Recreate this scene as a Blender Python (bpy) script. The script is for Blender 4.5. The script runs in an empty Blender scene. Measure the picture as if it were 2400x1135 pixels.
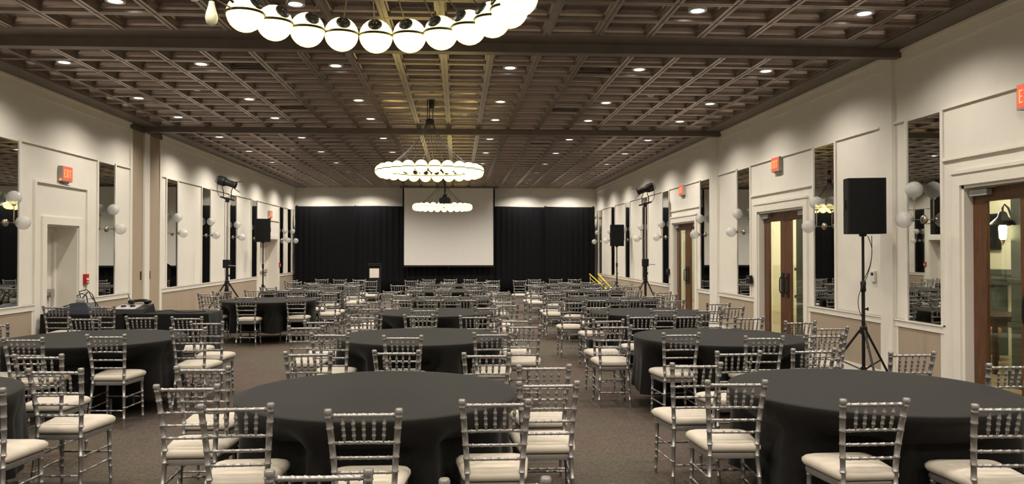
import bpy, bmesh, math, random
from mathutils import Vector, Matrix
random.seed(7)
PI = math.pi
S = bpy.context.scene
COL = S.collection
# ---------------------------------------------------------------- camera, world, exposure
EYE = 1.69
cam_d = bpy.data.cameras.new('camera'); cam = bpy.data.objects.new('camera', cam_d); COL.objects.link(cam)
cam.location = (0, 0, EYE)
cam.rotation_euler = (math.radians(90.7), 0, math.radians(-3.0))
cam_d.sensor_width = 36; cam_d.lens = 1805 / 2400 * 36
cam_d.shift_x = 0.0135; cam_d.shift_y = 0.0002
cam_d.clip_start = 0.05; cam_d.clip_end = 100
S.camera = cam
w = bpy.data.worlds.new('world'); S.world = w; w.use_nodes = True
w.node_tree.nodes['Background'].inputs[0].default_value = (0.02, 0.02, 0.022, 1)
w.node_tree.nodes['Background'].inputs[1].default_value = 0.2
S.view_settings.view_transform = 'Standard'; S.view_settings.look = 'None'
S.view_settings.gamma = 1.0; S.view_settings.use_curve_mapping = False
S.view_settings.exposure = 0.36
S.cycles.use_denoising = True
S.cycles.max_bounces = 8; S.cycles.diffuse_bounces = 4; S.cycles.glossy_bounces = 4
S.cycles.transmission_bounces = 6; S.cycles.transparent_max_bounces = 8
S.cycles.caustics_reflective = False; S.cycles.caustics_refractive = False
S.cycles.sample_clamp_indirect = 4.0
SPOT_W = 125.0          # each ceiling downlight
GLOBE = 2.9            # emission of a lit chandelier globe
# ---------------------------------------------------------------- room measures (metres)
XL, XR, YB, YE = -6.41, 5.56, -4.0, 30.7
ZC = EYE + 2.54        # underside of the ceiling bars
CELL = 0.61; DEEP = 0.085

# ---------------------------------------------------------------- materials
def mat(name, color, rough=0.5, metal=0.0, noise=0.0, scale=30.0, bump=0.0, emit=None, es=0.0, spec=0.5, sheen=0.0, alpha=None, trans=0.0, stretch=None, ior=1.45, dark=None):
    m = bpy.data.materials.new(name); m.use_nodes = True
    nt = m.node_tree; b = nt.nodes['Principled BSDF']
    b.inputs['Base Color'].default_value = (*color, 1); b.inputs['Roughness'].default_value = rough
    b.inputs['Metallic'].default_value = metal; b.inputs['Specular IOR Level'].default_value = spec
    b.inputs['Sheen Weight'].default_value = sheen; b.inputs['Transmission Weight'].default_value = trans
    b.inputs['IOR'].default_value = ior
    if emit: b.inputs['Emission Color'].default_value = (*emit, 1); b.inputs['Emission Strength'].default_value = es
    if noise or bump:
        tc = nt.nodes.new('ShaderNodeTexCoord'); mp = nt.nodes.new('ShaderNodeMapping')
        if stretch: mp.inputs['Scale'].default_value = stretch
        nz = nt.nodes.new('ShaderNodeTexNoise'); nz.inputs['Scale'].default_value = scale; nz.inputs['Detail'].default_value = 4
        nt.links.new(tc.outputs['Object'], mp.inputs['Vector']); nt.links.new(mp.outputs['Vector'], nz.inputs['Vector'])
        if noise:
            r = nt.nodes.new('ShaderNodeValToRGB')
            lo = dark if dark else tuple(c * (1 - noise) for c in color)
            r.color_ramp.elements[0].color = (*lo, 1); r.color_ramp.elements[0].position = 0.3
            r.color_ramp.elements[1].color = (*[min(1, c * (1 + noise)) for c in color], 1); r.color_ramp.elements[1].position = 0.7
            nt.links.new(nz.outputs['Fac'], r.inputs['Fac']); nt.links.new(r.outputs['Color'], b.inputs['Base Color'])
        if bump:
            bp = nt.nodes.new('ShaderNodeBump'); bp.inputs['Strength'].default_value = bump; bp.inputs['Distance'].default_value = 0.004
            nt.links.new(nz.outputs['Fac'], bp.inputs['Height']); nt.links.new(bp.outputs['Normal'], b.inputs['Normal'])
    return m
M = {}
M['wall'] = mat('cream_paint', (0.795, 0.757, 0.682), 0.6, noise=0.02, scale=4)
M['trim'] = mat('cream_trim_paint', (0.815, 0.777, 0.702), 0.42, noise=0.02, scale=6)
M['fabric'] = mat('beige_wall_fabric', (0.40, 0.325, 0.245), 0.9, noise=0.12, scale=260, bump=0.2, spec=0.1)
M['bronze'] = mat('bronze_tin', (0.290, 0.238, 0.215), 0.27, 0.8, noise=0.14, scale=5)
M['bronze_flat'] = mat('bronze_paint', (0.160, 0.130, 0.115), 0.45, 0.45, noise=0.10, scale=5)
M['silver'] = mat('silver_lacquer', (0.315, 0.308, 0.302), 0.31, 0.7, noise=0.05, scale=40)
M['cushion'] = mat('ivory_cushion', (0.465, 0.420, 0.355), 0.62, noise=0.05, scale=14, bump=0.15, spec=0.25)
M['cloth'] = mat('black_tablecloth', (0.0085, 0.0080, 0.0075), 0.8, noise=0.10, scale=240, bump=0.05, spec=0.12, sheen=0.07)
M['drape'] = mat('black_drape', (0.0088, 0.0092, 0.0108), 0.95, noise=0.2, scale=120, spec=0.08)
M['black'] = mat('black_plastic', (0.010, 0.010, 0.011), 0.5, noise=0.1, scale=60, spec=0.3)
M['grille'] = mat('black_speaker_mesh', (0.006, 0.006, 0.0065), 0.7, noise=0.3, scale=420, bump=0.3, spec=0.2)
M['blackmetal'] = mat('black_metal', (0.016, 0.015, 0.015), 0.38, 0.3, noise=0.1, scale=30)
M['steel'] = mat('brushed_steel', (0.55, 0.54, 0.52), 0.3, 0.9, noise=0.06, scale=60)
M['brass'] = mat('pale_brass', (0.62, 0.54, 0.42), 0.25, 0.95, noise=0.05, scale=40)
M['mirror'] = mat('mirror_glass', (0.60, 0.61, 0.58), 0.015, 1.0, noise=0.01, scale=2)
M['globe'] = mat('lit_opal_globe', (0.9, 0.86, 0.7), 0.3, emit=(1.0, 0.80, 0.23), es=GLOBE, noise=0.02, scale=9)
M['bulb'] = mat('unlit_opal_bulb', (0.80, 0.82, 0.76), 0.25, noise=0.02, scale=9)
M['wood'] = mat('walnut_door', (0.105, 0.043, 0.019), 0.38, noise=0.35, scale=9, stretch=(6, 6, 0.5), spec=0.5)
M['darkwood'] = mat('dark_table_wood', (0.035, 0.018, 0.011), 0.35, noise=0.3, scale=8, stretch=(1, 6, 6))
M['screen'] = mat('projection_screen', (0.80, 0.78, 0.75), 0.9, noise=0.01, scale=3, spec=0.1)
M['white'] = mat('white_plastic', (0.75, 0.74, 0.70), 0.4, noise=0.02, scale=10)
M['red'] = mat('red_enamel', (0.45, 0.02, 0.02), 0.35, noise=0.05, scale=20)
M['yellow'] = mat('yellow_paint', (0.72, 0.56, 0.05), 0.4, noise=0.06, scale=20)
M['grey'] = mat('grey_plastic', (0.36, 0.36, 0.35), 0.45, noise=0.05, scale=20)
M['signgrey'] = mat('sign_housing', (0.42, 0.40, 0.36), 0.5, noise=0.05, scale=20)
M['signred'] = mat('lit_red_face', (0.6, 0.05, 0.03), 0.5, emit=(1.0, 0.10, 0.055), es=0.85, noise=0.05, scale=12)
M['signtext'] = mat('lit_sign_letters', (0.8, 0.3, 0.1), 0.5, emit=(1.0, 0.30, 0.09), es=1.0, noise=0.04, scale=12)
M['lens'] = mat('lit_downlight_lens', (0.9, 0.9, 0.9), 0.4, emit=(0.93, 0.96, 1.0), es=12.0, noise=0.02, scale=12)
M['paper'] = mat('paper_sheet', (0.74, 0.69, 0.62), 0.8, noise=0.02, scale=10)
M['navy'] = mat('navy_cover', (0.012, 0.016, 0.028), 0.45, noise=0.2, scale=30, bump=0.2)
M['cable'] = mat('dark_cable', (0.03, 0.027, 0.025), 0.5, noise=0.1, scale=30)
M['green'] = mat('grey_green_paint', (0.060, 0.075, 0.066), 0.45, noise=0.06, scale=6)
M['lobbywall'] = mat('pale_yellow_paint', (0.74, 0.69, 0.53), 0.6, noise=0.03, scale=3)
M['lobbywhite'] = mat('lobby_white_paint', (0.72, 0.72, 0.64), 0.6, noise=0.02, scale=3)
M['lobbyfloor'] = mat('lobby_tile', (0.36, 0.28, 0.18), 0.28, noise=0.15, scale=3)
M['orange'] = mat('tan_leather', (0.50, 0.20, 0.06), 0.45, noise=0.1, scale=12)
M['warmlamp'] = mat('lit_lantern', (0.9, 0.8, 0.5), 0.4, emit=(1.0, 0.82, 0.45), es=14.0, noise=0.02, scale=12)

def glass_mat(name, tint, fac, rough=0.02):
    m = bpy.data.materials.new(name); m.use_nodes = True; nt = m.node_tree
    out = nt.nodes['Material Output']; nt.nodes.remove(nt.nodes['Principled BSDF'])
    tr = nt.nodes.new('ShaderNodeBsdfTransparent'); tr.inputs[0].default_value = (*tint, 1)
    gl = nt.nodes.new('ShaderNodeBsdfGlossy'); gl.inputs['Roughness'].default_value = rough
    fr = nt.nodes.new('ShaderNodeLayerWeight'); fr.inputs[0].default_value = 0.5
    pw = nt.nodes.new('ShaderNodeMath'); pw.operation = 'POWER'; pw.inputs[1].default_value = 4.0
    nt.links.new(fr.outputs['Facing'], pw.inputs[0]); fr = pw
    ad = nt.nodes.new('ShaderNodeMath'); ad.operation = 'MULTIPLY_ADD'; ad.inputs[1].default_value = 0.8; ad.inputs[2].default_value = fac
    mx = nt.nodes.new('ShaderNodeMixShader')
    nt.links.new(fr.outputs[0], ad.inputs[0]); nt.links.new(ad.outputs[0], mx.inputs[0])
    nt.links.new(tr.outputs[0], mx.inputs[1]); nt.links.new(gl.outputs[0], mx.inputs[2]); nt.links.new(mx.outputs[0], out.inputs[0])
    return m
M['glass'] = glass_mat('door_glass', (0.86, 0.90, 0.87), 0.04)

def milk_mat():
    m = bpy.data.materials.new('milky_glass'); m.use_nodes = True; nt = m.node_tree
    out = nt.nodes['Material Output']; b = nt.nodes['Principled BSDF']
    b.inputs['Base Color'].default_value = (0.78, 0.78, 0.76, 1); b.inputs['Roughness'].default_value = 0.08
    tr = nt.nodes.new('ShaderNodeBsdfTransparent'); tr.inputs[0].default_value = (0.97, 0.97, 0.96, 1)
    nz = nt.nodes.new('ShaderNodeTexNoise'); nz.inputs['Scale'].default_value = 8
    mr = nt.nodes.new('ShaderNodeMapRange'); mr.inputs[3].default_value = 0.42; mr.inputs[4].default_value = 0.58
    mx = nt.nodes.new('ShaderNodeMixShader')
    nt.links.new(nz.outputs['Fac'], mr.inputs[0]); nt.links.new(mr.outputs[0], mx.inputs[0])
    nt.links.new(tr.outputs[0], mx.inputs[1]); nt.links.new(b.outputs[0], mx.inputs[2]); nt.links.new(mx.outputs[0], out.inputs[0])
    return m
M['milk'] = milk_mat()

def carpet_mat():
    m = bpy.data.materials.new('brown_woven_carpet'); m.use_nodes = True; nt = m.node_tree; b = nt.nodes['Principled BSDF']
    b.inputs['Roughness'].default_value = 0.95; b.inputs['Specular IOR Level'].default_value = 0.1
    tc = nt.nodes.new('ShaderNodeTexCoord')
    mp = nt.nodes.new('ShaderNodeMapping'); mp.inputs['Rotation'].default_value = (0, 0, 0.6); mp.inputs['Scale'].default_value = (1, 2.6, 1)
    vo = nt.nodes.new('ShaderNodeTexVoronoi'); vo.inputs['Scale'].default_value = 42
    nz = nt.nodes.new('ShaderNodeTexNoise'); nz.inputs['Scale'].default_value = 1.3; nz.inputs['Detail'].default_value = 5
    r = nt.nodes.new('ShaderNodeValToRGB')
    r.color_ramp.elements[0].color = (0.135, 0.108, 0.086, 1); r.color_ramp.elements[0].position = 0.15
    r.color_ramp.elements[1].color = (0.074, 0.059, 0.048, 1); r.color_ramp.elements[1].position = 0.75
    mx = nt.nodes.new('ShaderNodeMixRGB'); mx.blend_type = 'MULTIPLY'; mx.inputs[0].default_value = 0.35
    nt.links.new(tc.outputs['Object'], mp.inputs[0]); nt.links.new(mp.outputs[0], vo.inputs['Vector']); nt.links.new(tc.outputs['Object'], nz.inputs['Vector'])
    nt.links.new(vo.outputs['Distance'], r.inputs[0]); nt.links.new(r.outputs[0], mx.inputs[1]); nt.links.new(nz.outputs['Color'], mx.inputs[2])
    nt.links.new(mx.outputs[0], b.inputs['Base Color'])
    bp = nt.nodes.new('ShaderNodeBump'); bp.inputs['Strength'].default_value = 0.4; bp.inputs['Distance'].default_value = 0.004
    nt.links.new(vo.outputs['Distance'], bp.inputs['Height']); nt.links.new(bp.outputs[0], b.inputs['Normal'])
    return m
M['carpet'] = carpet_mat()

# ---------------------------------------------------------------- mesh helpers
class MB:
    def __init__(s): s.v = []; s.f = []
    def add(s, vs, fs):
        o = len(s.v); s.v += [tuple(v) for v in vs]; s.f += [tuple(i + o for i in f) for f in fs]; return s
    def box(s, x0, x1, y0, y1, z0, z1, rot=None, at=None):
        vs = [(x, y, z) for z in (z0, z1) for y in (y0, y1) for x in (x0, x1)]
        if rot is not None:
            a = Vector(at or ((x0 + x1) / 2, (y0 + y1) / 2, (z0 + z1) / 2)); vs = [rot @ (Vector(v) - a) + a for v in vs]
        return s.add(vs, [(0, 2, 3, 1), (4, 5, 7, 6), (0, 1, 5, 4), (2, 6, 7, 3), (0, 4, 6, 2), (1, 3, 7, 5)])
    def bevbox(s, x0, x1, y0, y1, z0, z1, b):
        bm = bmesh.new(); bmesh.ops.create_cube(bm, size=1)
        for v in bm.verts: v.co = Vector(((x0 + x1) / 2 + v.co.x * (x1 - x0), (y0 + y1) / 2 + v.co.y * (y1 - y0), (z0 + z1) / 2 + v.co.z * (z1 - z0)))
        bmesh.ops.bevel(bm, geom=bm.edges[:], offset=b, segments=2, affect='EDGES', profile=0.6)
        bm.verts.ensure_lookup_table(); bm.verts.index_update()
        s.add([v.co for v in bm.verts], [[v.index for v in f.verts] for f in bm.faces]); bm.free(); return s
    def tube(s, pts, rad, n=8, caps=True, closed=False):
        pts = [Vector(p) for p in pts]; k = len(pts)
        if not hasattr(rad, '__len__'): rad = [rad] * k
        nrm = None; rings = []
        for i, p in enumerate(pts):
            a = pts[i - 1] if (i > 0 or closed) else p; b = pts[(i + 1) % k] if (i < k - 1 or closed) else p
            t = (b - a)
            t = t.normalized() if t.length > 1e-9 else Vector((0, 0, 1))
            if nrm is None:
                ref = Vector((0, 0, 1)) if abs(t.z) < 0.9 else Vector((0, 1, 0)); nrm = t.cross(ref).normalized()
            else:
                nrm = nrm - t * nrm.dot(t); nrm.normalize()
            bn = t.cross(nrm)
            rings.append([p + (nrm * math.cos(2 * PI * j / n) + bn * math.sin(2 * PI * j / n)) * rad[i] for j in range(n)])
        vs = [v for r in rings for v in r]; fs = []
        for i in range(k if closed else k - 1):
            i2 = (i + 1) % k
            for j in range(n): fs.append((i * n + j, i * n + (j + 1) % n, i2 * n + (j + 1) % n, i2 * n + j))
        if caps and not closed: fs += [tuple(range(n))[::-1], tuple((k - 1) * n + j for j in range(n))]
        return s.add(vs, fs)
    def bamboo(s, pts, r0, r1, rings, bump=0.0035, half=0.007, n=8):
        """tapered turned rod along a polyline with raised rings at the given lengths (0..1)"""
        pts = [Vector(p) for p in pts]; L = [0]
        for a, b in zip(pts, pts[1:]): L.append(L[-1] + (b - a).length)
        T = L[-1]
        def at(d):
            d = max(0, min(T, d))
            for i in range(len(pts) - 1):
                if d <= L[i + 1] + 1e-9: return pts[i].lerp(pts[i + 1], (d - L[i]) / max(1e-9, L[i + 1] - L[i]))
            return pts[-1]
        st = [(d, 0) for d in L]
        for q in rings:
            d = q * T; st += [(d - half, 0), (d - half * 0.5, bump), (d + half * 0.5, bump), (d + half, 0)]
        st = [x for x in st if -1e-6 <= x[0] <= T + 1e-6]; st.sort()
        return s.tube([at(d) for d, _ in st], [r0 + (r1 - r0) * d / T + e for d, e in st], n)
    def lathe(s, prof, n=16, at=(0, 0, 0), rot=None, caps=True):
        a = Vector(at); vs = []
        for r, z in prof:
            for j in range(n):
                v = Vector((r * math.cos(2 * PI * j / n), r * math.sin(2 * PI * j / n), z))
                vs.append(a + (rot @ v if rot is not None else v))
        k = len(prof); fs = [(i * n + j, i * n + (j + 1) % n, (i + 1) * n + (j + 1) % n, (i + 1) * n + j) for i in range(k - 1) for j in range(n)]
        if caps: fs += [tuple(range(n))[::-1], tuple((k - 1) * n + j for j in range(n))]
        return s.add(vs, fs)
    def sphere(s, c, r, nu=16, nv=10, sz=1.0):
        return s.lathe([(max(1e-4, r * math.sin(PI * i / nv)), -r * sz * math.cos(PI * i / nv)) for i in range(nv + 1)], nu, c)
    def prism(s, poly, z0, z1):
        n = len(poly); vs = [(x, y, z0) for x, y in poly] + [(x, y, z1) for x, y in poly]
        return s.add(vs, [tuple(range(n))[::-1], tuple(range(n, 2 * n))] + [(i, (i + 1) % n, n + (i + 1) % n, n + i) for i in range(n)])
    def mesh(s, name, m, smooth=False, ang=40):
        me = bpy.data.meshes.new(name); me.from_pydata(s.v, [], s.f); me.update()
        bm = bmesh.new(); bm.from_mesh(me); bmesh.ops.recalc_face_normals(bm, faces=bm.faces[:]); bm.to_mesh(me); bm.free()
        if smooth:
            me.polygons.foreach_set('use_smooth', [True] * len(me.polygons)); me.set_sharp_from_angle(angle=math.radians(ang))
        me.materials.append(m); return me
def put(name, me, parent=None, loc=None, rot=None, scale=None):
    o = bpy.data.objects.new(name, me); COL.objects.link(o)
    if parent: o.parent = parent
    if loc: o.location = loc
    if rot: o.rotation_euler = rot
    if scale: o.scale = scale
    return o
def part(name, mb, m, parent=None, smooth=False, ang=40, **k): return put(name, mb.mesh(name, m, smooth, ang), parent, **k)
def tag(o, label, cat, group=None, kind=None):
    if label: o['label'] = label
    if cat: o['category'] = cat
    if group: o['group'] = group
    if kind: o['kind'] = kind
    return o
def thing(name, label, cat, loc=(0, 0, 0), rz=0, group=None):
    o = bpy.data.objects.new(name, None); COL.objects.link(o); o.location = loc; o.rotation_euler = (0, 0, rz); o.empty_display_size = 0.1
    return tag(o, label, cat, group)
def struct(name, mb, m, parent=None, smooth=False, label=None):
    o = part(name, mb, m, parent, smooth)
    if not parent: o['kind'] = 'structure'
    if label: o['label'] = label
    return o
def sempty(name, label=None):
    o = bpy.data.objects.new(name, None); COL.objects.link(o); o['kind'] = 'structure'
    if label: o['label'] = label
    return o
def copy_tree(o, parent=None):
    c = o.copy(); COL.objects.link(c)
    if parent is not None: c.parent = parent
    for ch in list(o.children): copy_tree(ch, c)
    return c
ORD = ['first', 'second', 'third', 'fourth', 'fifth', 'sixth', 'seventh', 'eighth', 'ninth', 'tenth', 'eleventh', 'twelfth', 'thirteenth']
# ================================================================ SETTING
struct('floor', MB().box(XL - .3, XR + .12, YB, YE, -0.2, 0), M['carpet'], label='brown woven carpet covering the whole hall')
# doorways in the wall of the wooden doors, (y0, y1, top)
DOORS_R = [(6.31, 8.22, 2.42), (12.09, 14.00, 2.42), (17.76, 19.68, 2.42)]
DOORS_L = [(12.34, 13.36, 2.12), (25.25, 27.75, 2.12)]
ZT = ZC + 0.3
def wall_mb(x0, x1, doors):
    mb = MB(); y = YB
    for a, b, t in doors:
        mb.box(x0, x1, y, a, 0, ZT); mb.box(x0, x1, a, b, t, ZT); y = b
    return mb.box(x0, x1, y, YE, 0, ZT)
wall_r = struct('wall_right', wall_mb(XR, XR + .22, DOORS_R), M['wall'], label='cream wall with wooden glazed doors and mirrors')
wall_l = struct('wall_left', wall_mb(XL - .5, XL, DOORS_L), M['wall'], label='cream wall with white recessed doors and mirrors')
struct('wall_front', MB().box(XL - .5, XR + .22, YE, YE + .2, 0, ZT), M['wall'], label='cream end wall above and behind the black drapes')
struct('wall_back', MB().box(XL - .5, XR + .22, YB - .2, YB, 0, ZT), M['wall'])

MIR_R = [8.90, 11.40, 14.70, 17.03, 20.32, 22.60, 24.93, 27.31, 29.74]
MIR_L = [11.25, 14.40, 17.63, 19.97, 22.31, 24.61, 28.34, 29.66]
MW = 0.325
def on_wall(side, y0, y1, z0, z1, d0, d1, mb):
    """box on a side wall, reaching from d0 to d1 out of the wall face into the room"""
    if side > 0: return mb.box(XR - d1, XR - d0, y0, y1, z0, z1)
    return mb.box(XL + d0, XL + d1, y0, y1, z0, z1)
def wall_part(name, side, boxes, m, smooth=False):
    mb = MB()
    for b in boxes: on_wall(side, *b, mb)
    return part(name, mb, m, wall_r if side > 0 else wall_l, smooth)
# zones between doors and pilasters that carry wainscot, chair rail and panels
ZONES_R = [(YB, 6.14, 0), (8.53, 9.51, 1), (9.79, 11.93, 1), (14.14, 16.15, 1), (16.63, 17.60, 1), (19.95, YE, 1)]
ZONES_L = [(YB, 12.00, 1), (13.68, 15.42, 1), (16.95, 24.98, 1), (28.02, YE, 1)]
PIL_R = [(9.51, 9.79), (16.15, 16.63)]
for side, zones, zr in ((1, ZONES_R, (0.75, 0.845)), (-1, ZONES_L, (0.80, 0.90))):
    for a, b, _ in zones:
        wall_part('wainscot_panel', side, [(a + .04, b - .04, 0.13, zr[0], 0, 0.008)], M['fabric'])
        wall_part('chair_rail', side, [(a, b, zr[0], zr[1], 0, 0.022), (a, b, zr[1] - .02, zr[1], 0, 0.034)], M['trim'])
        wall_part('baseboard', side, [(a, b, 0, 0.13, 0, 0.018)], M['trim'])
        wall_part('batten', side, [(a, a + .06, 0.13, zr[0], 0, 0.014)], M['trim'])
        wall_part('batten', side, [(b - .06, b, 0.13, zr[0], 0, 0.014)], M['trim'])
# ledge above the panels: shadow gap under a thin lip, broken at mirrors and pilasters
def ledge(side, y0, y1): wall_part('panel_ledge', side, [(y0, y1, 3.31, 3.325, 0, 0.030), (y0, y1, 3.325, 3.34, 0, 0.022)], M['trim'])
def spans(y0, y1, mirrors):
    y = y0
    for c in mirrors:
        if y0 < c < y1: yield (y, c - MW - .055); y = c + MW + .055
    yield (y, y1)
for a, b in ((YB, 9.51), (9.86, 16.15), (16.63, YE - .05)):
    for s in spans(a, b, MIR_R): ledge(1, *s)
for a, b in ((YB, 15.40), (17.0, YE - .05)):
    for s in spans(a, b, MIR_L): ledge(-1, *s)
# thin proud panels between the mirrors, edged by stiles
def stiles(side, c, z0):
    for q in (-1, 1):
        y = c + q * (MW + .03)
        wall_part('stile', side, [(y - .025, y + .025, z0, 3.335, 0, 0.024)], M['trim'])
for c in MIR_R: stiles(1, c, 0.845)
for c in MIR_L: stiles(-1, c, 0.90)
# mouldings over the doors
for a, b in ((6.0, 8.53), (11.78, 14.30), (17.42, 19.95)):
    wall_part('door_head_moulding', 1, [(a, b, 2.72, 2.745, 0, 0.03), (a, b, 2.745, 2.76, 0, 0.02)], M['trim'])
for a, b in ((11.99, 13.68), (24.98, 28.0)):
    wall_part('door_surround', -1, [(a, b, 2.75, 2.785, 0, 0.03)], M['trim'])
    wall_part('door_surround', -1, [(a, a + .05, 0, 2.75, 0, 0.03)], M['trim'])
    wall_part('door_surround', -1, [(b - .05, b, 0, 2.75, 0, 0.03)], M['trim'])
for a, b in PIL_R:
    struct('trim_%d' % (1 + PIL_R.index((a, b))), on_wall(1, a, b, 0, ZC, 0, 0.045, MB()), M['trim'], label='plain cream pilaster under the ceiling beam')
for a, b in PIL_R: wall_part('partition_gap_shade', 1, [(b, b + .018, 0, ZC - .02, 0, 0.012)], M['bronze_flat'])  # dark raised strip: the shadow of the partition gap put in as colour
# crown band
for side in (1, -1):
    for a, b in ((YB, 9.51), (9.79, 16.15), (16.63, YE)) if side > 0 else ((YB, 15.42), (16.95, YE)):
        wall_part('crown_band', side, [(a, b, ZC - .17, ZC, 0, 0.018), (a, b, ZC - .045, ZC, 0, 0.04)], M['trim'])
# pocket for the folding partition in the wall of the white doors
pk = sempty('trim_3', 'tall beige pocket doors of the folding partition')
for a, b in ((15.47, 16.02), (16.27, 16.87)):
    d = part('pocket_door', on_wall(-1, a, b, 0.02, ZC - .13, 0, 0.012, MB()), M['fabric'], pk)
    hy = b - .10 if a < 16 else a + .10
    part('recessed_pull', on_wall(-1, hy - .03, hy + .03, 1.12, 1.29, 0.012, 0.018, MB()), M['blackmetal'], d)
part('post', on_wall(-1, 16.02, 16.27, 0, ZC - .12, 0, 0.05, MB()), M['trim'], pk)
part('post', on_wall(-1, 15.38, 15.47, 0, ZC - .12, 0, 0.03, MB()), M['trim'], pk)
part('post', on_wall(-1, 16.87, 16.99, 0, ZC - .12, 0, 0.03, MB()), M['trim'], pk)
part('head', on_wall(-1, 15.38, 16.99, ZC - .13, ZC - .02, 0, 0.03, MB()), M['bronze_flat'], pk)

# ---------------------------------------------------------------- coffered tin ceiling
ceil = struct('ceiling', MB().box(XL - .5, XR + .22, YB, YE, ZC + .16, ZC + .30), M['bronze_flat'], label='dark bronze coffered tin ceiling')
tm = MB()
prof = [(0.0, 0.010), (0.006, 0.010), (0.008, 0.0), (0.046, 0.0), (0.050, 0.030), (0.066, 0.034), (0.072, 0.058), (0.090, DEEP), (0.116, DEEP), (0.122, DEEP - .010), (0.132, DEEP)]
h = CELL / 2
for i, (d, z) in enumerate(prof):
    e = h - d; tm.v += [(-e, -e, z), (e, -e, z), (e, e, z), (-e, e, z)]
for i in range(len(prof) - 1):
    for j in range(4): tm.f.append((i * 4 + j, i * 4 + (j + 1) % 4, (i + 1) * 4 + (j + 1) % 4, (i + 1) * 4 + j))
k = (len(prof) - 1) * 4; tm.f.append((k, k + 1, k + 2, k + 3))
tile_me = bpy.data.meshes.new('ceiling_tile'); tile_me.from_pydata(tm.v, [], [tuple(reversed(f)) for f in tm.f]); tile_me.materials.append(M['bronze'])
COLS = [0.425 + CELL * (k + .5) for k in range(-10, 7)]      # 17 full columns
B1 = [9.0 - CELL * (k + .5) for k in range(21)]; B2 = [9.83 + CELL * (k + .5) for k in range(10)]; B3 = [16.65 + CELL * (k + .5) for k in range(23)]
cells = [(x, y, 1.0) for y in B1 + B2 + B3 for x in COLS]
for y in B1 + B2 + B3: cells += [(-5.675 - .178, y, .356 / CELL), (4.695 + .237, y, .475 / CELL)]
def seen(c):
    x, y, _ = c
    return y > 6.2 and (x * 1805 / y + 1073) > -120 and (x * 1805 / y + 1073) < 2520
cells.sort(key=lambda c: (0 if seen(c) else 1, c[1]))
for x, y, s in cells[:300]: put('ceiling_tile', tile_me, ceil, (x, y, ZC), None, (s, 1, 1))
far = MB()
for x, y, s in cells[300:]: far.add([(x + vx * s, y + vy, ZC + vz) for vx, vy, vz in tm.v], [tuple(reversed(f)) for f in tm.f])
me = bpy.data.meshes.new('ceiling_tiles'); me.from_pydata(far.v, [], far.f); me.materials.append(M['bronze'])
o = put('ceiling_tiles', me, ceil); o['kind'] = 'stuff'
def cpart(name, x0, x1, y0, y1, z0, z1): return part(name, MB().box(x0, x1, y0, y1, z0, z1), M['bronze_flat'], ceil)
xa, xb = -5.675 - .356, 4.695 + .475
cpart('ceiling_border', XL, xa, YB, YE, ZC - .012, ZC + .15); cpart('ceiling_border', xb, XR, YB, YE, ZC - .012, ZC + .15)
cpart('ceiling_strip', xa, xb, 9.0, 9.83, ZC, ZC + .15); cpart('ceiling_strip', xa, xb, 15.93, 16.65, ZC, ZC + .15)
cpart('ceiling_strip', xa, xb, 30.68, YE, ZC, ZC + .15)
cpart('ceiling_beam', XL, XR, 9.33, 9.45, ZC - .11, ZC); cpart('ceiling_beam', XL, XR, 15.95, 16.08, ZC - .11, ZC)
cpart('ceiling_beam', XL, XR, 9.70, 9.83, ZC - .02, ZC)

# downlights, vents, detectors
LX = [-5.35, -3.52, -1.69, 0.73, 2.56, 4.39]
LY = [8.085, 10.745, 13.185, 15.015] + [17.565 + 2.44 * k for k in range(6)]
ring_me = MB().lathe([(0.071, 0.05), (0.071, -0.002), (0.098, -0.006), (0.100, 0.0), (0.100, 0.05)], 20, caps=False).mesh('trim_ring', M['white'], True)
lens_me = MB().lathe([(0.02, -0.003), (0.050, -0.001), (0.070, 0.003), (0.070, 0.048)], 20).mesh('lens', M['lens'])
zl = ZC + .036
def add_spot(x, y, z, W, size=146, blend=0.7, col=(1.0, 0.91, 0.79)):
    l = bpy.data.lights.new('downlight_beam', 'SPOT'); l.energy = W; l.spot_size = math.radians(size); l.spot_blend = blend; l.color = col; l.shadow_soft_size = 0.06
    o = bpy.data.objects.new('downlight_beam', l); COL.objects.link(o); o.location = (x, y, z); return o
sides = ['first', 'second', 'third', 'fourth', 'fifth', 'sixth']
for r, y in enumerate(LY):
    for c, x in enumerate(LX):
        if r == len(LY) - 1 and c in (2, 3): continue      # the screen case hangs there
        t = thing('downlight', 'round recessed downlight, %s lamp row from the camera, %s from the white-door wall' % (ORD[r], sides[c]), 'downlight', (x, y, zl), 0, 'ceiling downlights')
        put('trim_ring', ring_me, t); put('lens', lens_me, t)
        add_spot(x, y, zl - .02, SPOT_W * (1.4 if r > 3 else 1.0))
for y in (5.645, 3.205, 0.765, -1.675):                    # the rows above and behind the camera
    for x in LX: add_spot(x, y, zl - .02, SPOT_W)
slat_me = MB().box(-.23, .23, -.006, .006, -.03, 0).mesh('slat', M['blackmetal'])
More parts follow.
